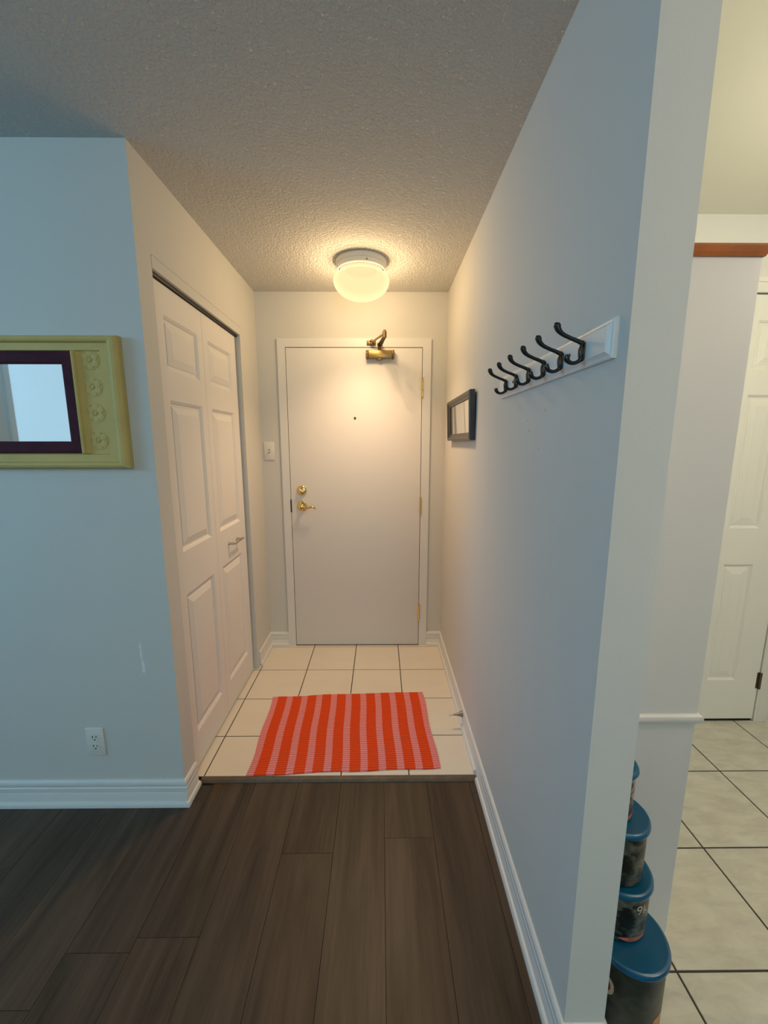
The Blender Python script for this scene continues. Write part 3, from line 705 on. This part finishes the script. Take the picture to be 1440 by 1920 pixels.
# ------------------------------------------------------------------ coat rack
cr = empty('coat_rack', (XR, 1.115, 1.62)); tag(cr, 'white wall coat rack with six dark double hooks on the right wall', 'coat rack')
bm = bmesh.new(); fr_ = lambda u, v, d: (XR - d, u, v)
nested(bm, [(.766 + i, 1.5845 + i, 1.464 - i, 1.655 - i, d) for i, d in ((0, 0), (0, .007), (.003, .009), (.006, .0095), (.010, .0125), (.0125, .0155), (.0135, .016))], fr_)
under(cr, link('backboard', bm, WHITE))
for yy in (.921, 1.305):
    bm = bmesh.new(); lathe(bm, [(0, 0), (.0042, 0), (.0038, .0015), (0, .002)], 14, axisM((XR - .0158, yy, 1.6195), (-1, 0, 0))); under(cr, link('screw', bm, HINGED))
hx = XR - .016
def hook_mesh():
    bm = bmesh.new()
    # curved back plate
    tube(bm, [(hx - .002, 0, 1.598), (hx - .007, 0, 1.604), (hx - .0085, 0, 1.616), (hx - .0065, 0, 1.627), (hx - .003, 0, 1.633)], [.0052, .0058, .006, .0056, .005], 12, 6, ((1, 0, 0), .5))
    box(bm, (hx - .0035, -.0055, 1.5995), (hx + .0005, .0055, 1.6315), .0015, 2)
    # long upper arm
    tube(bm, [(hx - .005, 0, 1.630), (hx - .014, 0, 1.6345), (hx - .030, 0, 1.6405), (hx - .046, 0, 1.648), (hx - .0545, 0, 1.656), (hx - .0575, 0, 1.664), (hx - .0572, 0, 1.6685)],
         [.0050, .0043, .0040, .0044, .0060, .0073, .0050], 14, 6)
    # lower hook
    tube(bm, [(hx - .005, 0, 1.602), (hx - .010, 0, 1.5955), (hx - .020, 0, 1.5922), (hx - .029, 0, 1.5945), (hx - .0345, 0, 1.601), (hx - .0365, 0, 1.608)],
         [.0048, .0040, .0038, .0043, .0060, .0052], 14, 6)
    return link('hook', bm, PEWTER, smooth='all')
hk = hook_mesh()
for i, yy in enumerate((.8575, .956, 1.054, 1.157, 1.261, 1.362)):
    o = hk if i == 0 else hk.copy()
    if i: COL.objects.link(o)
    o.location = (0, yy, 0); under(cr, o)

# ------------------------------------------------------------------ door stop
ds = empty('door_stop', (XR - .0105, 1.868, .073)); tag(ds, 'short metal door stop sticking out of the right baseboard', 'door stop')
M_ = axisM((XR - .0100, 1.868, .073), (-1, -.05, -.03))
bm = bmesh.new(); lathe(bm, [(0, 0), (.016, 0), (.016, .003), (.0125, .010), (.0085, .022), (.0055, .036), (.0042, .050), (0, .050)], 24, M_); under(ds, link('stop_rod', bm, DNICKEL, smooth=True))
bm = bmesh.new(); lathe(bm, [(0, .048), (.0048, .048), (.0055, .052), (.0055, .066), (.004, .069), (0, .069)], 20, M_); under(ds, link('rubber_tip', bm, RUBBER, smooth=True))

# ------------------------------------------------------------------ striped rug
bm = bmesh.new(); uvl = bm.loops.layers.uv.new('UVMap')
TL, TR, BR, BL = Vector((-.617, 2.117)), Vector((.241, 2.168)), Vector((.264, 1.603)), Vector((-.583, 1.558))
NU, NV = 110, 60; top = []; bot = []
for j in range(NV + 1):
    v = j / NV; rt = []; rb_ = []
    for i in range(NU + 1):
        u = i / NU
        p = (BL * (1 - u) + BR * u) * (1 - v) + (TL * (1 - u) + TR * u) * v
        e = .0025 * math.sin(u * 17 + 1.3) * (1 if v in (0, 1) else .4) + .004 * math.sin(u * 5.1)
        p = p + Vector((.004 * math.sin(v * 9 + .5) * (1 if i in (0, NU) else .5), e))
        if u < .12 and v < .25: p.x -= .010 * (1 - u / .12) * (1 - v / .25)
        edge = min(u * NU, (1 - u) * NU, v * NV * .8, (1 - v) * NV * .8)
        z = .0055 * min(1, .55 + edge * .3) + .0008 * math.sin(u * 23 + v * 7) * math.sin(v * 19 + 2) + .0012 * max(0, math.sin(v * 12 + u * 3)) * (1 - abs(2 * u - 1))
        rt.append(bm.verts.new((p.x, p.y, z + .0006))); rb_.append(bm.verts.new((p.x, p.y, .0002)))
    top.append(rt); bot.append(rb_)
def uvf(f_, ij):
    for l, (i, j) in zip(f_.loops, ij): l[uvl].uv = (i / NU, j / NV)
for j in range(NV):
    for i in range(NU):
        ij = [(i, j), (i + 1, j), (i + 1, j + 1), (i, j + 1)]
        uvf(bm.faces.new([top[b][a] for a, b in ij]), ij)
for j in range(NV):
    for i in (0, NU):
        ij = [(i, j), (i, j + 1)]; f_ = bm.faces.new([top[j][i], top[j + 1][i], bot[j + 1][i], bot[j][i]]); uvf(f_, [(i, j), (i, j + 1), (i, j + 1), (i, j)])
for i in range(NU):
    for j in (0, NV):
        f_ = bm.faces.new([top[j][i], top[j][i + 1], bot[j][i + 1], bot[j][i]]); uvf(f_, [(i, j), (i + 1, j), (i + 1, j), (i, j)])
rug = link('rug', bm, RUG, smooth=True)
tag(rug, 'orange and pink striped woven cotton rug lying on the entry tiles', 'rug')

# ------------------------------------------------------------------ stacked tins
def curved_patch(bm, r, a0, a1, z0, z1, n=24, wob=0.0, m=3):
    rows = []
    for k in range(m + 1):
        t = k / m
        rows.append([])
        for i in range(n + 1):
            s = i / n; a = R(a0 + (a1 - a0) * s); c = math.sin(math.pi * s) ** .4 if wob else 1
            z = (z0 + z1) / 2 + (t - .5) * (z1 - z0) * c
            rows[-1].append(bm.verts.new((r * math.cos(a), r * math.sin(a), z)))
    for A, B in zip(rows, rows[1:]):
        for i in range(n): bm.faces.new((A[i], A[i + 1], B[i + 1], B[i]))
PINK = mat('faded_pink_print', (0.42, 0.12, 0.10), 0.4, var=.35, vscale=120)
CREAM = mat('cream_print', (0.50, 0.46, 0.33), 0.4)
REDP = mat('red_print', (0.24, 0.03, 0.015), 0.4)
ORP = mat('orange_print', (0.50, 0.20, 0.06), 0.4, var=.4, vscale=90)
tins = [  # centre, lid radius, bottom, top, body material, label
    ((.6100, .8140), .0888, 0.0, .243, tin_mat('tin_print_dark_green', (.003, .008, .006), (.03, .05, .04), 26, .42, .72), 'largest round tin with teal lid, on the floor at the bottom of the stack'),
    ((.5985, .8610), .0770, .243, .383, tin_mat('tin_print_mottled_green', (.004, .008, .006), (.20, .23, .20), 34, .45, .80), 'second tin from the floor, teal lid and pink mark near its bottom rim'),
    ((.5910, .8680), .0678, .383, .533, tin_mat('tin_print_grey_green', (.005, .009, .007), (.15, .16, .13), 38, .42, .78), 'third tin from the floor, mottled grey green with a shiny teal lid'),
    ((.5775, .8800), .0500, .533, .664, tin_mat('tin_print_rose', (.020, .012, .014), (.36, .25, .25), 75, .47, .62), 'smallest tin, pink mottled with teal lid, on top of the stack')]
for i, ((cx, cy), r, z0, z1, m, lab) in enumerate(tins):
    t = empty('storage_tin', (cx, cy, z0)); tag(t, lab, 'tin', 'stacked tins beside the wall end')
    h = z1 - z0; rb = r - .0055
    bm = bmesh.new(); lathe(bm, [(0, .0006), (rb - .003, .0006), (rb, .003), (rb, h - .008), (0, h - .008)], 64); body = link('body', bm, m, t, smooth=True)
    lh = .009 + .05 * r
    bm = bmesh.new(); lathe(bm, [(rb + .0004, h - lh), (r, h - lh), (r + .0006, h - lh + .0015), (r, h - .006), (r - .0022, h - .0016), (r - .006, h), (r - .009, h - .0004), (r - .011, h - .0016), (0, h - .0016)], 64); link('lid', bm, LID, t, smooth=True)
    if i == 0:
        bm = bmesh.new(); curved_patch(bm, rb + .0004, -160, -136, .130, .182, 24, 1); q = link('emblem', bm, CREAM, body); q['label'] = 'cream and red oval emblem'
        bm = bmesh.new(); curved_patch(bm, rb + .0008, -158, -141, .139, .172, 24, 1); link('emblem_centre', bm, REDP, body)
        bm = bmesh.new(); curved_patch(bm, rb + .0004, -74, -46, .074, .106, 24, 1); q = link('print_patch', bm, ORP, body)
    if i == 1:
        bm = bmesh.new(); curved_patch(bm, rb + .0004, -112, -52, .006, .017, 30, 1); q = link('print_patch', bm, PINK, body)
        cu = bpy.data.curves.new('lettering', 'FONT'); cu.body = '9k'; cu.size = .036; cu.align_x = 'CENTER'; cu.align_y = 'CENTER'
        to = bpy.data.objects.new('lettering', cu); COL.objects.link(to)
        me = bpy.data.meshes.new_from_object(to); bpy.data.objects.remove(to); bpy.data.curves.remove(cu)
        bm = bmesh.new(); bm.from_mesh(me); bpy.data.meshes.remove(me)
        for v in bm.verts:
            a = R(-70) + v.co.x / rb
            v.co = Vector(((rb + .0005) * math.cos(a), (rb + .0005) * math.sin(a), .092 + v.co.y))
        link('lettering', bm, CREAM, body)
    if i == 3:
        bm = bmesh.new(); lathe(bm, [(rb + .0003, .004), (rb + .0006, .004), (rb + .0006, .015), (rb + .0003, .015)], 48); link('print_band', bm, PINK, body, smooth=True)
